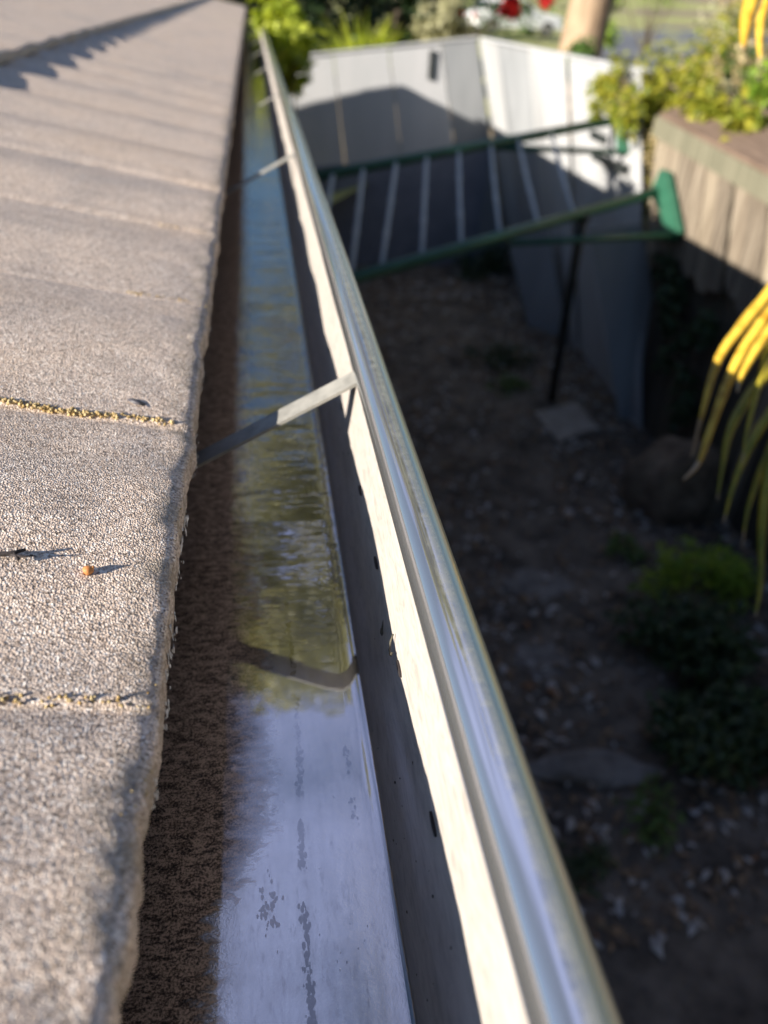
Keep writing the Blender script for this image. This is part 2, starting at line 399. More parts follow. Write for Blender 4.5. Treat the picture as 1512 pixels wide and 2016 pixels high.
# pale limey crust flaking off the cut edge of the tiles
mb = MB()
y = .12
while y < 1.4:
    w = noise.noise(Vector((y * 24, 3, 3)))
    strong = 1.0 if (.13 < y < .20 or .235 < y < .265) else .3
    if w + strong * .5 > .22:
        for k in range(3):
            e = XT + .0022 * noise.noise(Vector((y * 38, 0, 0))) + .0010 * noise.noise(Vector((y * 210, 0, 4))) + .0012 * noise.noise(Vector((y * 7, 0, 8)))
            zz = H - RT + wave(y) - random.uniform(.0065, .0145)
            mb.lump((e + random.uniform(-.0008, .0010), y + random.uniform(-.001, .001), zz), random.uniform(.00025, .0008) * (.5 + .6 * strong), (.35, random.uniform(.7, 1.6), random.uniform(1.2, 2.6)), 1.2)
    y += .0011 + y * .004
tag(mb.build('lime_crust', FLAKE, house), kind='stuff')

# ------------------------------------------------------------------ the gutter
gut = empty('rain_gutter', (.0, 3.0, H - .2745))
tag(gut, 'zinc rain gutter holding water along the tile roof edge, wet rounded front lip', 'gutter')
GY0, GY1 = -.05, 7.9
ysg = [GY0 + i * .004 for i in range(130)] + [.47 + i * .02 for i in range(372)]
ysg = [v for v in ysg if v < GY1] + [GY1]
def sweep(name, prof, m, jig=None, parent=gut):
    rows = []
    for y in ysg:
        rows.append([(x + (jig(y, i)[0] if jig else 0), y, H - d + (jig(y, i)[1] if jig else 0)) for i, (x, d) in enumerate(prof)])
    return grid(name, np.array(rows), m, parent)
def dent(y, i): return (.0006 * noise.noise(Vector((y * 5, i * .2, 0))), .0004 * noise.noise(Vector((y * 9, i * .3, 5))))
sweep('floor', [(-.125, .2745), (-.10, .2745), (-.06, .2745), (-.03, .2745), (-.01, .2745), (.012, .2745), (.030, .2745), (.0372, .2742)], FLOOR)
sweep('back_wall', [(-.1255, .200), (-.1255, .2745)], WALL)
wl = [(.0372, .2744), (.0380, .2740), (.0385, .2730), (.0391, .2640), (.0393, .2550), (.0399, .2540), (.0401, .2440), (.0407, .2430), (.0411, .2300), (.0418, .2120), (.0424, .1980), (.0431, .1820), (.0436, .1700), (.0441, .1620)]
sweep('front_wall', wl, WALL, dent)
bc = []
for k in range(25):
    a = R(205 - k * 13.0); bc.append((.0524 + .0085 * math.cos(a), .1600 - .0085 * math.sin(a)))
sweep('rolled_lip', bc, BEAD, lambda y, i: (.0004 * noise.noise(Vector((y * 3, 0, 9))), .0004 * noise.noise(Vector((y * 4, 3, 9)))))
sweep('outer_face', [(.0590, .1662), (.0550, .175), (.0520, .200), (.0490, .235), (.0450, .2780), (-.05, .2790), (-.1265, .2790), (-.1268, .200)], WALL)

# straps from the lip down under the tiles
for i, yl in enumerate((.356, .985, 1.588, 2.205, 2.815, 3.43, 4.05, 4.66, 5.27, 5.9)):
    mb = MB(); a = Vector((.0447, yl, H - .1614)); b = Vector((-.10, yl, H - .2404))
    mb.bar(a, b, .0145, .0016, (0, 0, 1))
    mb.build('strap', STRAPM, gut)
# overflow slots in the front wall
for (px, py) in ((690, 800), (722, 965), (757, 1107), (805, 1315), (872, 1620), (668, 690), (653, 610)):
    c = at(px, py, Z=H - .198); mb = MB()
    n = 14; L = .0042; W = .0010; x0 = .0423
    ring = []
    for j in range(n):
        a = 2 * math.pi * j / n; dz = W * math.sin(a) * 1.2; dy = L * math.cos(a)
        ring.append((x0 - .0006 + dz * .05, c.y + dy, H - .198 + dz))
    ring2 = [(x + .0016, y, z) for x, y, z in ring]
    mb.add(ring + ring2, [tuple(range(n))] + [(j, (j + 1) % n, n + (j + 1) % n, n + j) for j in range(n)])
    mb.build('slot', SLOT, gut)

# grime spots: along the floor and on the front wall
mb = MB()
def flat_spot(x, y, r, h=.0004):
    n = 9; o = random.random() * 9
    ring = [(x + r * math.cos(6.283 * j / n) * (1 + .6 * noise.noise(Vector((j * .9, o, 0)))) * .55, y + r * math.sin(6.283 * j / n) * (1 + .6 * noise.noise(Vector((j * .9, o, 3)))), H - .2744 + .0002) for j in range(n)]
    mb.add(ring + [(x, y, H - .2744 + h)], [(j, (j + 1) % n, n) for j in range(n)])
for k in range(1700):
    y = .10 + (random.random() ** 1.3) * .56; c2 = random.random() < .3
    if noise.noise(Vector((y * (45 if c2 else 60), 3 if c2 else 9, 0))) < (.1 if c2 else -.22): continue
    if c2 and y > .30: continue
    x = (.0272 if c2 else .0062 + .0009 * math.sin(y * 32)) + random.gauss(0, .0007) + .0008 * noise.noise(Vector((y * 130, 5, 0)))
    flat_spot(x, y, random.uniform(.0003, .0011) * (1.2 if y < .22 else .8), .0002)
for k in range(110): flat_spot(random.uniform(-.014, .034), random.uniform(.10, .4), random.uniform(.0001, .0005), .0002)
mb.build('floor_stains', simple('blue_grey_scale', (.03, .032, .035), (.09, .092, .10), 300, .5, .3, .0008), gut)
mb = MB()
for k in range(45):
    y = .09 + random.random() ** 1.4 * .42; t = random.random(); d = .268 - .066 * t; x = .0389 + .0035 * t
    r = random.uniform(.00012, .0005); mb.lump((x - .0002, y, H - d), r, (.6, 1.2, 1), .5)
tag(mb.build('wall_specks', GRIME, gut), kind='stuff')
mb = MB()
for k in range(60):
    y = random.gauss(.1515, .0055); x = -.0072 + random.gauss(0, .0014) + .0012 * math.sin(y * 700); flat_spot(x, y, random.uniform(.0004, .0011), .0003)
mb.build('rust_stain', simple('rust', (.20, .13, .08), (.34, .23, .15), 500, .7, .4, .0005), gut)

# ------------------------------------------------------------------ the water lying in the gutter
def pool(name, y0, y1, label, shrink):
    ys = [y0 + (y1 - y0) * (i / 260) ** 1.8 for i in range(261)]
    rows = []
    for i, y in enumerate(ys):
        row = []
        for x in (-.1248, -.09, -.06, -.04, -.02, -.005, .010, .022, .029, .0325, .0350, .0368, .0378, .0384):
            men = .0013 * math.exp(-(.0384 - x) / .0028)
            xx = x if not shrink else x
            row.append((xx, y, H - .2728 + men))
        rows.append(row)
    o = grid(name, np.array(rows)[:, ::-1], WATER)
    tag(o, label, 'water', kind='structure'); return o
pool('water', -.03, 7.8, 'shallow rainwater lying along the gutter, reflecting trees and sky', False)

# small things lying about on roof and gutter
def on_roof(px, py):
    r = ray(px, py); t = (-RT + PITCH * XT) / (r[2] + PITCH * r[0]); return Vector((r[0] * t, r[1] * t, roof_top(r[0] * t, r[1] * t)))
p = on_roof(177, 1137); mb = MB(); mb.lump((0, 0, .0011), .0017, (1, 1, .9), .25, sub=2)
mb.tube([(.0010, 0, .0018), (.0019, .0004, .0022)], .0004, 5)
o = mb.build('seed', simple('orange_seed', (.42, .15, .04), (.62, .28, .09), 500, .6, .3, .0005), smooth=True); o.location = p
tag(o, 'tiny round orange brown seed lying on the near roof tile', 'seed')
p = on_roof(25, 1108); mb = MB()
mb.tube([(-.013, -.001, .0012), (-.006, .0002, .0014), (.0, -.0003, .0016), (.0045, .0012, .0018)], [.0007, .0008, .0008, .0005], 6)
mb.tube([(-.002, 0, .0015), (.004, -.0016, .0012), (.0078, -.0012, .0010)], [.0006, .0004, .0002], 5)
mb.tube([(.001, 0, .0015), (.003, -.0026, .0006)], [.0008, .0005], 5)
o = mb.build('twig', simple('black_twig', (.015, .011, .010), (.04, .03, .03), 300, .8, .4, .0005), smooth=True); o.location = p
tag(o, 'broken black forked twig lying at the left on the roof tile', 'twig')
p = on_roof(268, 790); mb = MB(); n = 12
ring = [(.0044 * math.cos(6.283 * j / n), .0022 * math.sin(6.283 * j / n), .0005 + .0006 * (j % 2 == 0) * .3) for j in range(n)]
mb.add(ring + [(0, 0, .0014), (0, 0, .0002)], [(j, (j + 1) % n, n) for j in range(n)] + [((j + 1) % n, j, n + 1) for j in range(n)])
mb.tube([(.0044, 0, .0006), (.0060, -.0004, .0004)], .0002, 5)
o = mb.build('fallen_leaf', simple('grey_leaf', (.05, .05, .06), (.11, .10, .11), 300, .45, .2, .0004), smooth=True); o.location = p; o.rotation_euler = (0, R(13), R(-20))
tag(o, 'small dark grey oval leaf lying just beyond the yellow lichen joint', 'leaf')
# curled black stem stuck on the front wall
mb = MB(); c = at(769, 1276, X=.0405)
mb.tube([c + Vector(v) for v in ((.0012, .0030, .0040), (.0002, .0020, .0012), (-.0004, .0000, -.0006), (-.0005, -.0022, -.0012), (-.0004, -.0034, -.0004), (-.0001, -.0032, .0010))], .00035, 5)
o = mb.build('curled_stem', GRIME, smooth=True); tag(o, 'tiny curled black stem stuck on the grey front wall of the gutter', 'stem')
c = at(752, 1243, X=.0407); mb = MB(); mb.lump(c, .0013, (.5, 1.4, 1), .8)
mb.tube([c, c + Vector((.0004, .001, .005))], [.0006, .0001], 5)
o = mb.build('leaf_crumb', GRIME); tag(o, 'black pointed leaf crumb above the curled stem in the gutter', 'leaf')

# ------------------------------------------------------------------ ground
def ground_z(x, y):
    def ss(a, b, v): t = min(1, max(0, (v - a) / (b - a))); return t * t * (3 - 2 * t)
    k = max(ss(3.05, 3.5, x), ss(9.3, 9.9, y))
    rise = 1.2 * k
    bumps = .03 * noise.noise(Vector((x * 1.1, y * 1.1, 0))) + .018 * noise.noise(Vector((x * 3.7, y * 3.7, 2)))
    return rise + (bumps if x > -1 else 0) + (ss(60, 180, y) * 6)
xs = sorted(set([-150, -80, -40, -20, -10, -5, -2.5, -1.2] + [round(-.8 + i * .09, 3) for i in range(49)] + [3.7, 4, 4.5, 5, 6, 7, 8, 10, 12, 15, 20, 30, 45, 70, 110, 160]))
yy = sorted(set([-120, -60, -30, -15, -8, -4, -2, -1] + [round(-.5 + i * .09, 3) for i in range(116)] + [10.2, 10.6, 11, 12, 13, 15, 17, 20, 25, 30, 36, 45, 55, 65, 80, 100, 130, 170, 220]))
P = np.array([[(x, y, ground_z(x, y)) for x in xs] for y in yy])
g = grid('ground', P, [SOIL, GARDEN]); tag(g, kind='structure')
me = g.data
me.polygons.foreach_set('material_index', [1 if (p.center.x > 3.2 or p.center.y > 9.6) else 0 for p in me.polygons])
# leaf litter, chips and crumbs over the shaded yard
mb = MB()
for k in range(14000):
    x = random.uniform(.1, 3.0); y = random.uniform(1.2, 8.9)
    if noise.noise(Vector((x * .9, y * .9, 5))) < -.25 and random.random() < .75: continue
    z = ground_z(x, y) + .012; a = random.random() * 6.283; L = random.choice((.03, .04, .05, .06, .08)); 
    mb.quadleaf((x, y, z), (math.cos(a), math.sin(a), random.uniform(-.15, .3)), (random.gauss(0, .4), random.gauss(0, .4), 1), L, L * random.uniform(.25, .6), random.choices((0, 1, 2, 3), (5, 3, 2.8, .35))[0], .5)
o = mb.build('leaf_litter', LITTER); tag(o, 'dry brown and grey fallen leaves scattered over the shaded soil', 'leaf litter', kind='stuff')

def stone(px, py, r, sq, m, name, label, cat, rough=.35, group=None, D=None):
    c = at(px, py, Z=0.0); mb = MB(); mb.lump((0, 0, r * sq[2] * .45), r, sq, rough, sub=4)
    o = mb.build(name, m, smooth=True); o.location = (c.x, c.y, ground_z(c.x, c.y)); o.rotation_euler = (0, 0, -.15)
    return tag(o, label, cat, group)
stone(1322, 1000, .27, (1.05, .9, 1.35), STONE, 'boulder', 'big rounded brown boulder at the foot of the timber fence', 'boulder')
stone(1165, 1522, .20, (1.35, .42, .2), PALE, 'flat_stone', 'grey flat oval stone on dark soil beside the green shrub', 'stone')
stone(1058, 1150, .15, (1.3, .9, .09), PALE, 'flat_stone', 'low grey stone mostly buried in the soil, the farthest of the flat stones', 'stone')
stone(1070, 1300, .14, (1.0, 1.0, .09), PALE, 'flat_stone', 'low grey stone mostly buried between the farthest stone and the oval one', 'stone')
# paver under the post
mb = MB(); q = [at(*p, Z=.035) for p in ((1052, 812), (1100, 868), (1178, 842), (1135, 790))]
mb.add(q + [v - Vector((0, 0, .06)) for v in q], [(0, 1, 2, 3), (7, 6, 5, 4)] + [(j, 4 + j, 4 + (j + 1) % 4, (j + 1) % 4) for j in range(4)])
o = mb.build('concrete_paver', PAVER); tag(o, 'grey concrete paver lying at the foot of the dark post', 'paver')

# ------------------------------------------------------------------ white sheet fence closing the yard
def fence_sheets():
    f = empty('sheet_fence', (1.4, 9.0, 0)); tag(f, 'tall white sheet metal fence closing the far end of the yard, half in shade', 'fence')
    # far run, facing the house
    a = at(470, 132, Y=9.0); b = at(940, 76, Y=9.0)
    base_a, base_b = Vector((.0, 9.0, -.1)), Vector((2.95, 9.0, -.1))
    a.x = -.4; base_a.x = -.4
    N = 5
    cuts = [0, .22, .45, .66, .86, 1.0] ; 
    for k in range(len(cuts) - 1):
        mb = MB(); off = (0, .006, 0, .006, .0)[k]
        u0, u1 = cuts[k] + .002, cuts[k + 1] - .002
        t0, t1 = a.lerp(b, u0), a.lerp(b, u1); b0, b1 = base_a.lerp(base_b, u0), base_a.lerp(base_b, u1)
        yaw = 0
        vs = [b0 + Vector((0, off, 0)), b1 + Vector((0, off + yaw, 0)), t1 + Vector((0, off + yaw, 0)), t0 + Vector((0, off, 0))]
        vs += [v + Vector((0, .012, 0)) for v in vs]
        mb.add(vs, [(0, 1, 2, 3), (7, 6, 5, 4), (0, 4, 5, 1), (1, 5, 6, 2), (2, 6, 7, 3), (3, 7, 4, 0)])
        mb.build('sheet', GREYSHADE if k == 4 else WHITE, f)  # end sheet greyed; the shade of its turned face is in the colour
    # capping along the top
    mb = MB(); mb.bar(a + Vector((0, .0, .012)), b + Vector((0, .0, .012)), .03, .02); mb.build('top_rail', WHITE, f)
    l0, l1 = at(600, 352, Y=8.985), at(968, 290, Y=8.985); mb = MB()
    vs = [Vector((-.3, 8.985, -.1)), Vector((2.5, 8.985, -.1)), l1, Vector((-.3, 8.985, l0.z))]; vs += [v + Vector((0, .012, 0)) for v in vs]
    mb.add(vs, [(0, 1, 2, 3), (7, 6, 5, 4), (0, 4, 5, 1), (1, 5, 6, 2), (2, 6, 7, 3), (3, 7, 4, 0)]); mb.build('lower_board', simple('dark_lower_sheet', (.13, .145, .19), (.18, .195, .24), 4, .8, .1, .004), f)  # dark sheet added to deepen the lower part of the far run
    q = at(850, 128, Y=8.99); mb = MB(); mb.box((q.x - .03, 8.98, q.z - .13), (q.x + .03, 8.999, q.z + .13)); mb.build('vent', DARKGREEN, f)
    return b
corner = fence_sheets()
def side_sheets():
    f = empty('sheet_fence', (2.7, 7.2, 0)); tag(f, 'white sheet metal fence of wide folded pans running beside the clothesline', 'fence')
    t0, t1 = at(944, 78, Y=8.95), at(1262, 143, X=2.72)
    b0, b1 = at(1030, 560, Z=-.03), at(1262, 862, Z=-.03)
    b0.x = 2.98; b0.y = 8.95
    cuts = [0, .13, .36, .42, .62, .80, 1.0]
    for k in range(len(cuts) - 1):
        u0, u1 = cuts[k], cuts[k + 1] - .003; o0, o1 = ((0, .03), (.03, .03), (.03, 0), (0, 0), (.03, .03), (0, 0))[k]
        vs = []
        for (p, q, u, off) in ((b0, b1, u0, o0), (b0, b1, u1, o1), (t0, t1, u1, o1), (t0, t1, u0, o0)):
            vs.append(p.lerp(q, u) + Vector((off, 0, 0)))
        vs += [v + Vector((.012, .0, 0)) for v in vs]
        mb = MB(); mb.add(vs, [(3, 2, 1, 0), (4, 5, 6, 7), (0, 1, 5, 4), (1, 2, 6, 5), (2, 3, 7, 6), (3, 0, 4, 7)])
        mb.build('sheet', GREYSHADE if k == 1 else SIDEWHITE, f)  # second pan coloured grey to stand for a face turned from the sun
    for (px, py, w) in ((1180, 270, .16), (1197, 319, .30)):
        q = at(px, py, X=2.66); mb = MB(); mb.box((2.64, q.y - w, q.z - .028), (2.70, q.y + w, q.z + .028)); mb.build('dark_slot', DARKGREEN, f)
    mb = MB(); mb.bar(t0 + Vector((.04, 0, .014)), t1 + Vector((.04, 0, .014)), .09, .016); mb.build('top_rail', WHITE, f)
side_sheets()
# loose sheets leaning by the post
def leaning(quad, Ytop, label):
    q = [at(*p, Y=y) for p, y in zip(quad, Ytop)]
    mb = MB(); vs = q + [v + Vector((.02, .015, 0)) for v in q]
    mb.add(vs, [(0, 1, 2, 3), (7, 6, 5, 4), (0, 4, 5, 1), (1, 5, 6, 2), (2, 6, 7, 3), (3, 7, 4, 0)])
    c = sum(q, Vector()) / 4
    for v in range(len(mb.v)): mb.v[v] = tuple(Vector(mb.v[v]) - c)
    o = mb.build('loose_sheet', GREYSHADE); o.location = c; tag(o, label, 'sheet', 'loose sheets leaning by the clothesline post')
leaning([(1038, 640), (1120, 690), (1078, 455), (1000, 470)], (7.0, 6.5, 6.9, 7.4), 'loose grey sheet leaning behind the dark post')
leaning([(1222, 850), (1318, 822), (1262, 440), (1160, 452)], (4.95, 5.0, 5.25, 5.3), 'loose grey sheet standing between the paver and the boulder')

# ------------------------------------------------------------------ clothesline
cl = empty('clothesline', (2.7, 5.6, 1.8)); tag(cl, 'green steel clothesline frame fixed to the timber fence, pale cords strung across', 'clothesline')
r2a = at(705, 545, Z=H - 1.15); r2b = at(1292, 378, X=2.66)
r1a = at(635, 345, Y=4.75); r1b = at(1206, 238, X=2.66)
r2a2 = r2a + (r2a - r2b) * .22; r1a2 = r1a + (r1a - r1b) * .22
W1 = .042
for p, q in ((r2a2, r2b), (r1a2, r1b)):
    mb = MB(); mb.tube([p, q], .031, 10); mb.build('arm', GREEN, cl, True)
mb = MB(); mb.tube([r2a2, r1a2], .022, 10); mb.build('front_bar', GREEN, cl, True)
for (a, b, rr) in (((1005, 478), (1325, 464), r2b), ((975, 290), (1222, 300), r1b)):
    d = at(*b, X=rr.x); c = at(*a, Y=(r2a.lerp(r2b, .5).y if rr is r2b else r1a.lerp(r1b, .55).y))
    mb = MB(); mb.tube([c, d], .020, 8); mb.build('brace', GREEN, cl, True)
for outl in (((1300, 333), (1312, 338), (1336, 458), (1322, 475), (1290, 470), (1276, 456), (1306, 448), (1300, 420), (1283, 390), (1282, 372), (1292, 350)),
             ((1205, 188), (1219, 192), (1229, 300), (1214, 305), (1212, 255), (1203, 238), (1199, 218))):
    vs = [at(*p, X=2.66) for p in outl]; n = len(vs); mb = MB()
    mb.add(vs + [v + Vector((.035, 0, 0)) for v in vs], [tuple(range(n)), tuple(reversed(range(n, 2 * n)))] + [(j, n + j, n + (j + 1) % n, (j + 1) % n) for j in range(n)])
    mb.build('bracket_plate', GREEN, cl)
def line_pt(a, b, px, py):      # the point of the arm nearest to that sight line
    r = Vector(ray(px, py)); o = Vector((0, 0, H)); d = b - a
    n = r.cross(d); n2 = r.cross(n); t = (o - a).dot(n2) / d.dot(n2); return a + d * t
for (u, v) in (((655, 341), (618, 570)), ((715, 330), (690, 549)), ((780, 318), (750, 532)), ((840, 307), (830, 509)), ((903, 296), (908, 487)), ((966, 284), (985, 465)), ((1020, 274), (1060, 444)), ((1085, 262), (1130, 424))):
    a = line_pt(r1a2, r1b, *u); b = line_pt(r2a2, r2b, *v); m = (a + b) / 2 - Vector((0, 0, .012))
    mb = MB(); mb.tube([a, m, b], .014, 6)
    for t in (.35, .66):
        e = a.lerp(b, t + random.uniform(-.05, .05)) - Vector((0, 0, .01)); mb.tube([e - (b - a) * .012, e + (b - a) * .012], .02, 6)
    mb.build('cord', CORD, cl, True)
# dark post standing under the near arm
pt = line_pt(r2a2, r2b, 1150, 428); pb = at(1086, 785, Z=.03)
mb = MB(); mb.tube([pb, pb.lerp(pt, .5), pt + Vector((0, 0, -.02))], [.034, .032, .032], 10)
mb.tube([pt + Vector((0, 0, -.05)), pt + Vector((0, 0, .0))], .045, 10)
o = mb.build('clothesline_prop', DARKGREEN, smooth=True); tag(o, 'slim dark steel post propping the green arm, standing on a paver', 'post')

# ------------------------------------------------------------------ timber fence on the right
tf = empty('timber_fence', (2.8, 4.0, 0)); tag(tf, 'weathered timber paling fence with brown capping, sunlit above and shaded below', 'fence')
def top_z(y): return H - .57 + (y - 5.29) * .077
y = 5.30
while y > .6:
    w = random.uniform(.13, .19); zt = top_z(y) - .09; zb = H - 1.40 + random.uniform(-.05, .04); xo = random.uniform(0, .014); ln = .21
    vs = []
    for xx in (2.72 + xo, 2.742 + xo):
        vs += [(xx, y - w + .009 - ln * .1, zb + random.uniform(-.03, .02)), (xx, y - w * .5, zb - .03), (xx, y - .003, zb + random.uniform(-.02, .03)), (xx, y - .003 + ln, zt), (xx, y - w + .006 + ln, zt)]
    mb = MB(); mb.add(vs, [(0, 1, 2, 3, 4), (9, 8, 7, 6, 5)] + [(j, 5 + j, 5 + (j + 1) % 5, (j + 1) % 5) for j in range(5)])
    mb.build('paling', PLANK, tf); y -= w + random.choice((0.006, .012, .035))
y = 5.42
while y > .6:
    mb = MB(); mb.box((2.80, y - .19, -.05), (2.825, y - .004, H - 1.30)); mb.build('lower_board', SHADEPLANK, tf); y -= .194  # boards coloured dark: the shade below the palings is put into them
mb = MB(); mb.bar((2.705, 5.50, top_z(5.50) - .115), (2.705, .55, top_z(.55) - .115), .028, .12); mb.build('rail', RAILM, tf)
mb = MB(); ya, yb = 5.46, .55
vs = [(2.70, ya, top_z(ya) - .03), (2.70, yb, top_z(yb) - .03), (3.14, yb, top_z(yb) + .10), (3.14, ya, top_z(ya) + .10)]; vs += [(a, b, c - .04) for a, b, c in vs]
mb.add(vs, [(0, 1, 2, 3), (7, 6, 5, 4), (0, 4, 5, 1), (1, 5, 6, 2), (2, 6, 7, 3), (3, 7, 4, 0)]); mb.build('capping', CAP, tf)
for yy_ in (5.3, 3.6, 1.9):
    mb = MB(); mb.box((2.785, yy_ - .05, -.1), (2.87, yy_ + .05, top_z(yy_) - .06)); mb.build('post', PLANK, tf)

# ------------------------------------------------------------------ plants
def cloud(mb, blobs, n, L, W, mi=0, droop=.2, shell=.5):
    tot = sum(r[0] * r[1] * r[2] for _, r in blobs) ; 
    for c, r in blobs:
        k = max(4, int(n * (r[0] * r[1] * r[2]) / tot))
        for i in range(k):
            v = Vector((random.gauss(0, 1), random.gauss(0, 1), random.gauss(0, 1))).normalized() * (random.random() ** shell)
            p = Vector((c[0] + v.x * r[0], c[1] + v.y * r[1], c[2] + v.z * r[2]))
            d = Vector((random.gauss(0, 1), random.gauss(0, 1), random.gauss(0, .6) - droop)); s_ = random.uniform(.6, 1.3)
            mb.quadleaf(p, d, (random.gauss(0, .6), random.gauss(0, .6), 1), L * s_, W * s_, mi, .4)
def blobs_in(c, r, n, br):
    out = []
    for i in range(n):
        v = Vector((random.gauss(0, 1), random.gauss(0, 1), random.gauss(0, 1))).normalized() * random.random() ** .45
        k = random.uniform(.6, 1.2) * br
        out.append(((c[0] + v.x * r[0], c[1] + v.y * r[1], c[2] + v.z * r[2]), (k, k, k * .8)))
    return out
def shrub(name, c, r, leaf, n, L, W, label, cat='shrub', group=None, nb=14, br=.3, kind=None):
    base = Vector((c[0], c[1], ground_z(c[0], c[1]) - .03)); o = empty(name, base); tag(o, label, cat, group, kind)
    bl = blobs_in(c, r, nb, br * max(r))
    mb = MB(); cloud(mb, bl, n, L, W); mb.build('foliage', leaf, o)
    mb = MB()
    for bc_, _ in bl[:9]: mb.tube([base, base.lerp(Vector(bc_), .5) + Vector((random.uniform(-.05, .05), random.uniform(-.05, .05), 0)), bc_], [.02 * max(r), .014 * max(r), .004 * max(r)], 5)
    mb.build('stem', DBARK, o); return o
def tree(name, x, y, h, crown_c, crown_r, leaf, n, L, W, label, nb=40, br=.22, bark=DBARK, tr=.25):
    z0 = ground_z(x, y) - .1; o = empty(name, (x, y, z0)); tag(o, label, 'tree')
    bl = blobs_in(crown_c, crown_r, nb, br * max(crown_r))
    mb = MB(); cloud(mb, bl, n, L, W); mb.build('crown', leaf, o)
    mb = MB(); top = Vector((crown_c[0], crown_c[1], crown_c[2] - crown_r[2] * .2))
    mid = Vector((x, y, z0)).lerp(top, .5) + Vector((.2, .1, 0))
    mb.tube([(x, y, z0), (x + .03, y, z0 + .4), mid, top], [tr * 1.35, tr, tr * .8, tr * .5], 10)
    for bc_, _ in bl[:22]:
        s_ = mid.lerp(top, random.uniform(.1, 1)); e = Vector(bc_)
        mb.tube([s_, s_.lerp(e, .5) + Vector((0, 0, .25)), e], [tr * .35, tr * .22, tr * .06], 6)
    mb.build('trunk', bark, o, True); return o

# tall trees beyond the yard, mirrored in the gutter water
tree('gum_tree', -2.4, 13, 16, (-1.9, 13, 11.0), (3.0, 2.4, 8.4), LF['olive'], 17000, .20, .095, 'tall olive gum tree beyond the roof end, mirrored in the gutter water', 30, .13)
tree('gum_tree', 2.7, 16, 18, (2.3, 16, 13.0), (3.2, 2.6, 10.6), LF['olive'], 17000, .22, .10, 'tall olive gum tree behind the white fence, mirrored in the gutter water', 30, .13)
tree('gum_tree', 11, 3, 12, (11, 3, 6.5), (3.4, 5.0, 4.6), LF['olive'], 12000, .24, .12, 'broad gum tree beyond the timber fence, mirrored along the gutter lip', 44, .26)
tree('gum_tree', 4.5, -9, 14, (4.5, -9, 7.0), (5.5, 3.0, 6.0), LF['dark'], 12000, .30, .15, 'unseen dark broad tree added behind the viewer to block sky light', 44, .26)  # out of view, added to hold sky light off the yard
tree('gum_tree', 10.5, -6, 14, (10.5, -6, 7.0), (4.5, 3.0, 6.0), LF['dark'], 10000, .30, .15, 'unseen dark tree added at the rear corner to block sky light', 40, .26)  # another added tree out of view, darkening the yard
mb = MB(); bl = []
for k in range(70):
    a = R(150 + 165 * k / 69); rr = random.uniform(34, 44); bl.append(((rr * math.cos(a), rr * math.sin(a), random.uniform(2, 6)), (random.uniform(2.5, 4), random.uniform(2.5, 4), random.uniform(2.5, 4.5))))
cloud(mb, bl, 16000, 1.0, .6); tag(mb.build('sky_blocking_treeline', LF['dark']), 'unseen line of dark trees added around the house to block low sky light', 'treeline', kind='stuff')  # ring of foliage out of view, added to cut low sky light
for (x, y, r, z, lab, leaf) in ((-4.2, 16, (2.0, 1.4, 2.3), 3.4, 'mid green bush at the foot of the nearer tall gum tree, mirrored in the water', 'mid'), (-.4, 18, (2.2, 1.4, 2.4), 3.6, 'olive bush between the two tall gum trees, mirrored in the water', 'olive'), (1.6, 21, (2.0, 1.4, 2.2), 3.4, 'mid green bush right of the farther tall gum tree', 'mid')):
    shrub('garden_bush', (x, y, z), r, LF[leaf], 5000, .2, .1, lab, nb=26, br=.3)
# pale trunk behind the side fence
gt = at(1128, 115, Y=11.2)
tree('garden_tree', gt.x, 11.2, 9, (gt.x + .3, 11.6, 7.2), (2.2, 2.0, 1.8), LF['mid'], 5000, .16, .08, 'broad pale barked tree trunk standing behind the white side fence', 20, .28, BARK, .30)

# leafy shrub beside the gutter's far end
c = at(560, 95, Y=4.2); shrub('leafy_shrub', (c.x - .02, c.y + .5, c.z - .02), (.12, .9, .26), LF['lime'], 1500, .075, .042, 'bright green leafy shrub growing up beside the far end of the gutter', nb=22, br=.10)
# strappy yellow green clump behind the white fence
def clump(name, c, n, L, W, leaf, label, cat='grass clump', spread=.8):
    o = empty(name, (c[0], c[1], ground_z(c[0], c[1]))); tag(o, label, cat); mb = MB()
    for k in range(n):
        a = random.random() * 6.283; s_ = random.uniform(.25, 1) * spread; h = L * random.uniform(.75, 1.1)
        p = [Vector((c[0] + .12 * math.cos(a) * t, c[1] + .12 * math.sin(a) * t, c[2])) + Vector((math.cos(a) * s_ * h * t * t, math.sin(a) * s_ * h * t * t, h * (t * 1.15 - .55 * s_ * t ** 3))) for t in (0, .25, .5, .75, 1)]
        side = Vector((-math.sin(a), math.cos(a), 0)) * W
        vs = []
        for i, q in enumerate(p): w = (.8, 1, 1, .7, .1)[i]; vs += [q - side * w, q + side * w]
        mb.add(vs, [(2 * i, 2 * i + 1, 2 * i + 3, 2 * i + 2) for i in range(4)])
    mb.build('blades', leaf, o); return o
c = at(712, 115, Y=10.6); clump('grass_clump', (c.x, c.y, ground_z(c.x, c.y)), 260, 1.15, .022, LF['lime'], 'yellow green strappy grass clump arching behind the white far fence')
c = at(620, 60, Y=13); 
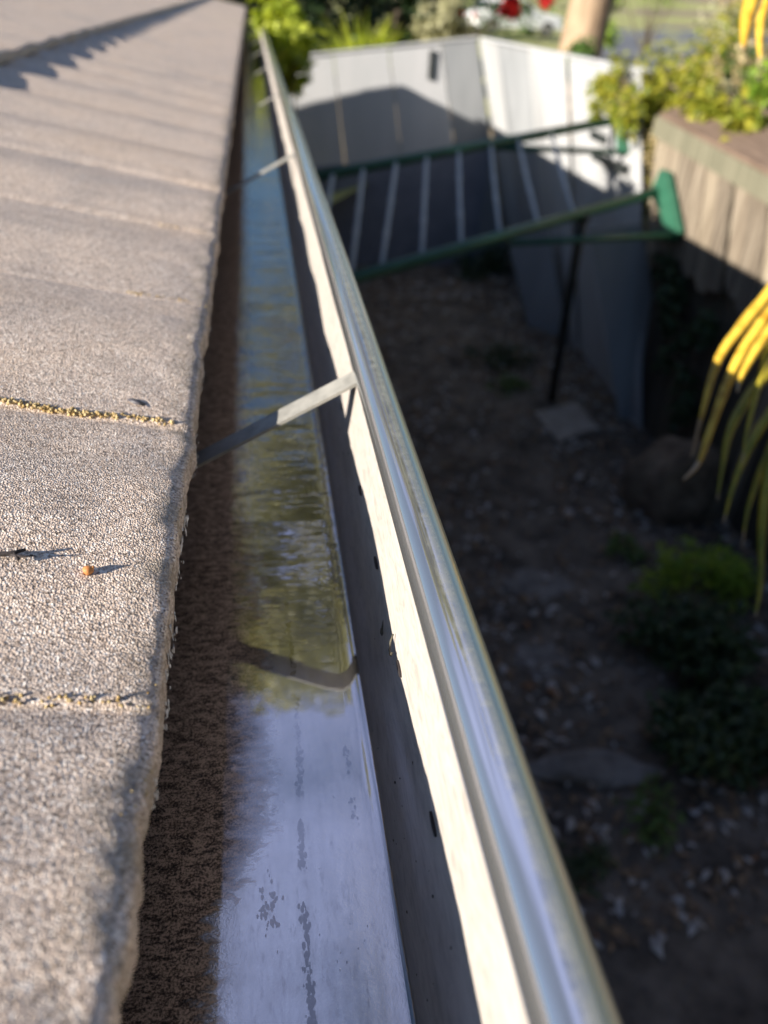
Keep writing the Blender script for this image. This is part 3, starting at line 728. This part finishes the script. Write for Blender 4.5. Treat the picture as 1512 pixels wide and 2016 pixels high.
for (px, py, Y, r, L_, lab, leaf) in ((600, 20, 14, (1.6, 1.2, 1.6), .16, 'dark green bush in shade left of the strappy clump', 'dark'), (815, 15, 15, (.75, .8, 1.3), .16, 'dark green bush in deep shade between strappy clump and white car', 'dark'),
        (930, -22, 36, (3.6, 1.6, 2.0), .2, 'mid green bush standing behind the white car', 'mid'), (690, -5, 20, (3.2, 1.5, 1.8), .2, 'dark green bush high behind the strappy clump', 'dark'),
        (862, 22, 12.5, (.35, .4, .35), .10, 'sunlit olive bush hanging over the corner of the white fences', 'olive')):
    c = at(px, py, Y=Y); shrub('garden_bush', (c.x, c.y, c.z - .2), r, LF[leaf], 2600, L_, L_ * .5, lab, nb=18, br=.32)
# vine over the fence end, and plants beyond it
def vine_on(name, pts, leaf, n, L, label, X, rad=.16):
    pp = [at(*p, X=X) for p in pts]; o = empty(name, (pp[0].x, pp[0].y, 0)); tag(o, label, 'vine')
    mb = MB(); cloud(mb, [(tuple(p), (rad * .5, rad * random.uniform(.7, 1.2), rad * random.uniform(.7, 1.3))) for p in pp], n, L, L * .6, droop=.6); mb.build('foliage', leaf, o)
    mb = MB()
    for i in range(0, len(pp) - 1): mb.tube([pp[i], pp[i].lerp(pp[i + 1], .5) + Vector((0, .03, .05)), pp[i + 1]], .008, 5)
    mb.build('stem', DBARK, o); return o
vine_on('climbing_vine', [(1225, 210), (1260, 190), (1300, 180), (1345, 190), (1378, 215), (1270, 240), (1300, 235), (1265, 290), (1275, 330), (1270, 390), (1285, 430), (1240, 190)], LF['vine'], 1300, .055, 'sunlit yellow green vine spilling over the end of the timber fence', 2.84)
vine_on('climbing_vine', [(1190, 175), (1225, 165), (1260, 160), (1300, 160), (1340, 170), (1370, 190), (1390, 225), (1330, 215), (1280, 200), (1235, 225), (1375, 165), (1350, 240), (1290, 240)], LF['vine'], 2000, .06, 'bushy yellow green vine heaped on top of the fence end beside the driveway', 2.96, .24)
vine_on('climbing_vine', [(1178, 188), (1205, 175), (1225, 215), (1190, 160), (1240, 235), (1215, 150), (1250, 200)], LF['vine'], 900, .055, 'yellow green vine trailing over the white sheets above the far green bracket', 2.60, .15)
vine_on('climbing_vine', [(1240, 300), (1265, 350), (1250, 400), (1290, 300), (1300, 260), (1260, 450)], LF['straw'], 700, .05, 'dried straw coloured vine hanging behind the green bracket', 2.80, .12)
vine_on('climbing_vine', [(1310, 520), (1330, 570), (1320, 620), (1345, 660), (1310, 700), (1350, 740), (1345, 800), (1390, 640)], LF['dark'], 700, .06, 'dark green vine hanging down the shaded palings above the boulder', 2.70, .13)
i_ = 0
for (px, py, Y, r, leaf, lab) in ((1130, 140, 9.6, (.25, .25, .3), 'mid', 'small green shrub poking above the white side fence near the pale trunk'), (1420, 190, 7.4, (.7, .6, .45), 'straw', 'dry straw coloured shrub behind the timber fence capping'),
        (1460, 260, 5.6, (.35, .4, .30), 'olive', 'olive shrub just behind the timber capping under the palm tip'), (1425, 250, 4.95, (.16, .3, .12), 'vine', 'sunlit yellow green creeper over the timber capping, left of the olive shrub'),
        (1500, 225, 5.6, (.35, .4, .3), 'bright', 'bright green shrub at the right edge just behind the timber capping'),
        (1400, 165, 8.2, (.5, .4, .35), 'mid', 'mid green shrub between the vine and the dry straw coloured shrub'),
        (1450, 90, 10.5, (.7, .5, .5), 'olive', 'loose olive shrub below the palm tip beside the driveway'),
        (1180, 30, 13, (.3, .3, .5), 'bright', 'bright green shrub right of the pale trunk'), (1490, 120, 9.0, (.7, .5, .55), 'vine', 'yellow green shrub at the right edge behind the fence'),
        (1290, -10, 30, (1.6, .9, .6), 'bright', 'bright green shrub on the lawn beyond the driveway'), (1480, 20, 15, (1.2, .7, .7), 'straw', 'straw coloured shrub at the upper right corner beyond the driveway'),
        (1480, 300, 5.0, (.35, .5, .2), 'mid', 'low mid green plant behind the capping at the right edge')):
    c = at(px, py, Y=Y); shrub('garden_shrub', tuple(c), r, LF[leaf], 1100, .09, .045, lab, nb=12, br=.36)
# weeds and shrubs on the yard floor
for (px, py, h, r, leaf, n, L_, lab) in ((1375, 1130, .16, (.34, .26, .14), 'bright', 900, .055, 'low light green weeds below the hanging palm leaves'),
        (1390, 1290, .18, (.42, .30, .20), 'dark', 1300, .07, 'dark green shrub on the yard floor at the right, under the weeds'),
        (1400, 1440, .16, (.36, .26, .18), 'dark', 1100, .07, 'dark green shrub beside the pale oval stone'),
        (985, 700, .08, (.25, .35, .08), 'dark', 400, .06, 'low dark green weed in the middle of the far yard floor'),
        (935, 525, .15, (.5, .3, .22), 'dark', 700, .08, 'dark green shrub at the foot of the far white fence'),
        (1000, 760, .06, (.16, .2, .06), 'mid', 220, .05, 'small mid green weed right of centre on the far yard floor'),
        (1230, 1075, .06, (.14, .14, .06), 'mid', 200, .045, 'small mid green weed left of the light green weeds'),
        (1300, 1620, .06, (.16, .14, .06), 'mid', 200, .04, 'small mid green weed below the pale oval stone'),
        (1150, 1690, .05, (.14, .12, .05), 'dark', 160, .04, 'tiny dark weed on the nearest bare soil')):
    c = at(px, py, Z=h * .6); shrub('yard_weed', (c.x, c.y, h * .8), r, LF[leaf], n, L_, L_ * .42, lab, 'weed' if h < .17 else 'shrub', nb=12, br=.4)

# palm whose leaves hang in from the right
palm = empty('palm', (1.25, .55, 0)); tag(palm, 'yellowing palm whose long drooping leaflets hang in from the right edge', 'palm')
mb = MB(); mb.tube([(1.25, .55, -.05), (1.22, .58, .9), (1.18, .62, 1.8), (1.12, .66, 2.45)], [.055, .05, .045, .03], 10); mb.build('trunk', BARK, palm, True)
YEL = simple('yellow_leaf', (.36, .19, .015), (.64, .42, .05), 45, .28, .15, .0008, lo=.36, hi=.56)
OLV = simple('olive_palm_leaf', (.16, .18, .02), (.42, .33, .03), 25, .3, .25, .001)
TIP = simple('dry_leaf_tip', (.30, .20, .10), (.45, .33, .20), 30, .6, .2, .001)
def leaflet(path, D, w, m, tipn=2):
    px0 = path[0][1] + path[-1][0]
    pts = [at(px, py, D=D + (i * -.006)) for i, (px, py) in enumerate(path)]
    # smooth the path
    fine = []
    for i in range(len(pts) - 1):
        p0, p1, p2, p3 = pts[max(i-1, 0)], pts[i], pts[i+1], pts[min(i+2, len(pts)-1)]
        for t in (0, .25, .5, .75):
            fine.append(.5 * ((2 * p1) + (p2 - p0) * t + (2*p0 - 5*p1 + 4*p2 - p3) * t * t + (3*p1 - p0 - 3*p2 + p3) * t ** 3))
    fine.append(pts[-1]); n = len(fine); mb = MB(); vs = []
    for i, p in enumerate(fine):
        d = (fine[min(i+1, n-1)] - fine[max(i-1, 0)]).normalized(); side = d.cross(Vector((.25, -.75, .6))).normalized(); up = side.cross(d).normalized()
        s_ = i / (n - 1); ww = w * min(1, .55 + s_ * 1.6) * (1 - max(0, (s_ - .45) / .55) ** 1.4 * .9) / 2 * (1 + .12 * noise.noise(Vector((i * .7, w * 900, px0))))
        vs += [p - side * ww - up * ww * .45, p + up * ww * .25, p + side * ww - up * ww * .45, p - up * (ww * .25 + .0006)]
    fs = []; 
    for i in range(n - 1):
        a = 4 * i; b = a + 4
        fs += [(a, a+1, b+1, b), (a+1, a+2, b+2, b+1), (a+2, a+3, b+3, b+2), (a+3, a, b, b+3)]
    mb.add(vs, fs); cut = len(fs) - 4 * tipn
    mb.mi = [0 if k < cut else 1 for k in range(len(fs))]
    return mb.build('leaflet', [m, TIP], palm, True)
root1 = [(1720, 420), (1600, 500)]
for path, D, w, m, tn in (
        ([(1700, 380), (1600, 470), (1525, 570), (1468, 640), (1418, 708), (1388, 800), (1362, 900)], .91, .017, YEL, 3),
        ([(1720, 430), (1610, 520), (1530, 603), (1478, 675), (1440, 745), (1400, 850), (1378, 910), (1345, 945)], .895, .016, YEL, 4),
        ([(1740, 480), (1620, 560), (1537, 632), (1492, 690), (1460, 745), (1452, 772)], .88, .015, YEL, 3),
        ([(1740, 500), (1620, 610), (1530, 715), (1475, 785), (1440, 850), (1425, 915), (1412, 985)], .93, .016, OLV, 1),
        ([(1740, 560), (1630, 680), (1540, 790), (1490, 860), (1450, 945), (1425, 1030)], .91, .016, OLV, 1),
        ([(1740, 640), (1630, 740), (1545, 860), (1515, 950), (1503, 1060), (1500, 1150), (1488, 1215)], .90, .017, OLV, 1),
        ([(1760, 700), (1640, 830), (1560, 960), (1530, 1080), (1522, 1180)], .88, .017, OLV, 1),
        (root1 + [(1540, 560), (1490, 605), (1450, 650), (1425, 690)], .925, .015, YEL, 1), (root1 + [(1545, 640), (1510, 710), (1490, 780), (1470, 860), (1462, 915)], .90, .012, OLV, 2),
        ([(1740, 600), (1630, 700), (1550, 820), (1512, 900), (1475, 1000), (1462, 1080)], .92, .013, OLV, 2),
        ([(1560, -180), (1520, -90), (1488, 0), (1472, 60), (1464, 98)], 1.15, .034, YEL, 1),
        ([(1600, -180), (1540, -80), (1508, 20), (1500, 80), (1498, 120)], 1.2, .026, YEL, 1)):
    leaflet(path, D, w, m, tn)
mb = MB()
for pts in (((1.12, .66, 2.45), at(1850, 330, D=.95), at(1720, 420, D=.92)), ((1.12, .66, 2.45), at(1860, 420, D=.94), at(1740, 500, D=.93)), ((1.12, .66, 2.45), at(1870, 500, D=.93), at(1740, 640, D=.90)), ((1.12, .66, 2.45), at(1880, 600, D=.9), at(1760, 700, D=.88)), ((1.12, .66, 2.45), at(1750, -200, D=1.1), at(1560, -180, D=1.15), at(1600, -180, D=1.2))):
    mb.tube(list(pts), [.012, .008] + [.006] * (len(pts) - 2), 7)
mb.build('leaf_stalk', OLV, palm, True)

# ------------------------------------------------------------------ beyond the fences: driveway, lawn, parked car
GZ = 1.2
def sheet(name, pix, z, m):
    q = [at(*p, Z=z) for p in pix]; n = 24; P = []
    for i in range(n + 1):
        t = i / n; a = q[0].lerp(q[3], t); b = q[1].lerp(q[2], t); P.append([tuple(a.lerp(b, s / n)) for s in range(n + 1)])
    for row in P:
        for k, v in enumerate(row): row[k] = (v[0], v[1], ground_z(v[0], v[1]) + .03 + (z - GZ))
    o = grid(name, np.array(P), m); tag(o, kind='structure'); return o
sheet('driveway', ((1120, 130), (1620, 175), (1640, 62), (1150, 52)), GZ + .02, ASPHALT)
sheet('lawn', ((1000, 52), (1700, 58), (1900, 8), (960, 2)), GZ + .01, LAWN)
def car(c, yaw, L, colm, label, tail):
    o = empty('parked_car', c); o.rotation_euler = (0, 0, yaw); tag(o, label, 'car')
    PNT, GLS, TYR, RED = colm, simple('car_glass', (.02, .025, .03), (.04, .045, .05), 5, .1, 0, .001), simple('tyre', (.02, .02, .02), (.035, .035, .035), 20, .9, .2, .003), simple('tail_red', (.5, .01, .01), (.65, .02, .02), 20, .3, 0, .001)
    def local(mb, name, m, par=o):
        me = bpy.data.meshes.new(name); me.from_pydata(mb.v, [], mb.f); me.materials.append(m)
        q = bpy.data.objects.new(name, me); COL.objects.link(q); q.parent = par
        return q
    prof = [(-.5, .30), (-.5, .62), (-.47, .86), (-.40, .92), (-.33, 1.38), (-.24, 1.45), (.05, 1.44), (.20, .98), (.44, .86), (.5, .66), (.5, .30)]
    mb = MB(); n = len(prof); W = .86
    ins = [0, 0, .02, .04, .14, .16, .16, .05, .03, .02, 0]
    mb.add([(x * L, -W + i_, z) for (x, z), i_ in zip(prof, ins)] + [(x * L, W - i_, z) for (x, z), i_ in zip(prof, ins)],
           [tuple(range(n)), tuple(reversed(range(n, 2 * n)))] + [(j, n + j, n + (j + 1) % n, (j + 1) % n) for j in range(n)])
    bd = local(mb, 'body', PNT); bv = bd.modifiers.new('b', 'BEVEL'); bv.width = .05; bv.segments = 3
    mb = MB(); mb.add([(-.398 * L, -.72, .97), (-.398 * L, .72, .97), (-.342 * L, .64, 1.34), (-.342 * L, -.64, 1.34)], [(0, 3, 2, 1)]); 
    for v in range(4): mb.v[v] = (mb.v[v][0] - .03, mb.v[v][1], mb.v[v][2])
    local(mb, 'window', GLS)
    for s_ in (-1, 1):
        mb = MB(); mb.add([(-.36 * L, s_ * .825, .96), (.15 * L, s_ * .825, .98), (.04 * L, s_ * .72, 1.36), (-.31 * L, s_ * .72, 1.36)], [(0, 1, 2, 3)]); local(mb, 'window', GLS)
        mb = MB(); mb.box((-.5 * L - .02, s_ * .62 - .14, .66), (-.5 * L + .05, s_ * .62 + .14, .84)); local(mb, 'tail_light', RED)
        for x in (-.31, .31):
            mb = MB(); mb.tube([(x * L, s_ * .68, .31), (x * L, s_ * .875, .31)], .31, 20); wh = local(mb, 'wheel', TYR)
            mb = MB(); mb.tube([(x * L, s_ * .86, .31), (x * L, s_ * .885, .31)], .19, 14); local(mb, 'rim', STRAPM, wh)
    return o
c = at(1005, 70, Z=GZ + .03); c.z = ground_z(c.x, c.y) + .03
car(c, R(12), 4.6, simple('white_paint', (.74, .74, .73), (.8, .8, .79), 2, .25, 0, .001), 'white car parked beyond the white fence, partly behind leaves', 0)
c = at(1003, 6, Y=21); o = shrub('flowering_shrub', tuple(c), (.2, .2, .22), leafmat('red_petal', (.55, .01, .01), (.75, .04, .03), .3), 900, .12, .10, 'red flowering shrub in front of the white car', nb=6, br=.5)
c = at(1072, 2, Y=21); o = shrub('flowering_shrub', tuple(c), (.14, .15, .10), bpy.data.materials['red_petal'], 400, .11, .09, 'small red flowering shrub between the white car and the pale trunk', nb=4, br=.5)
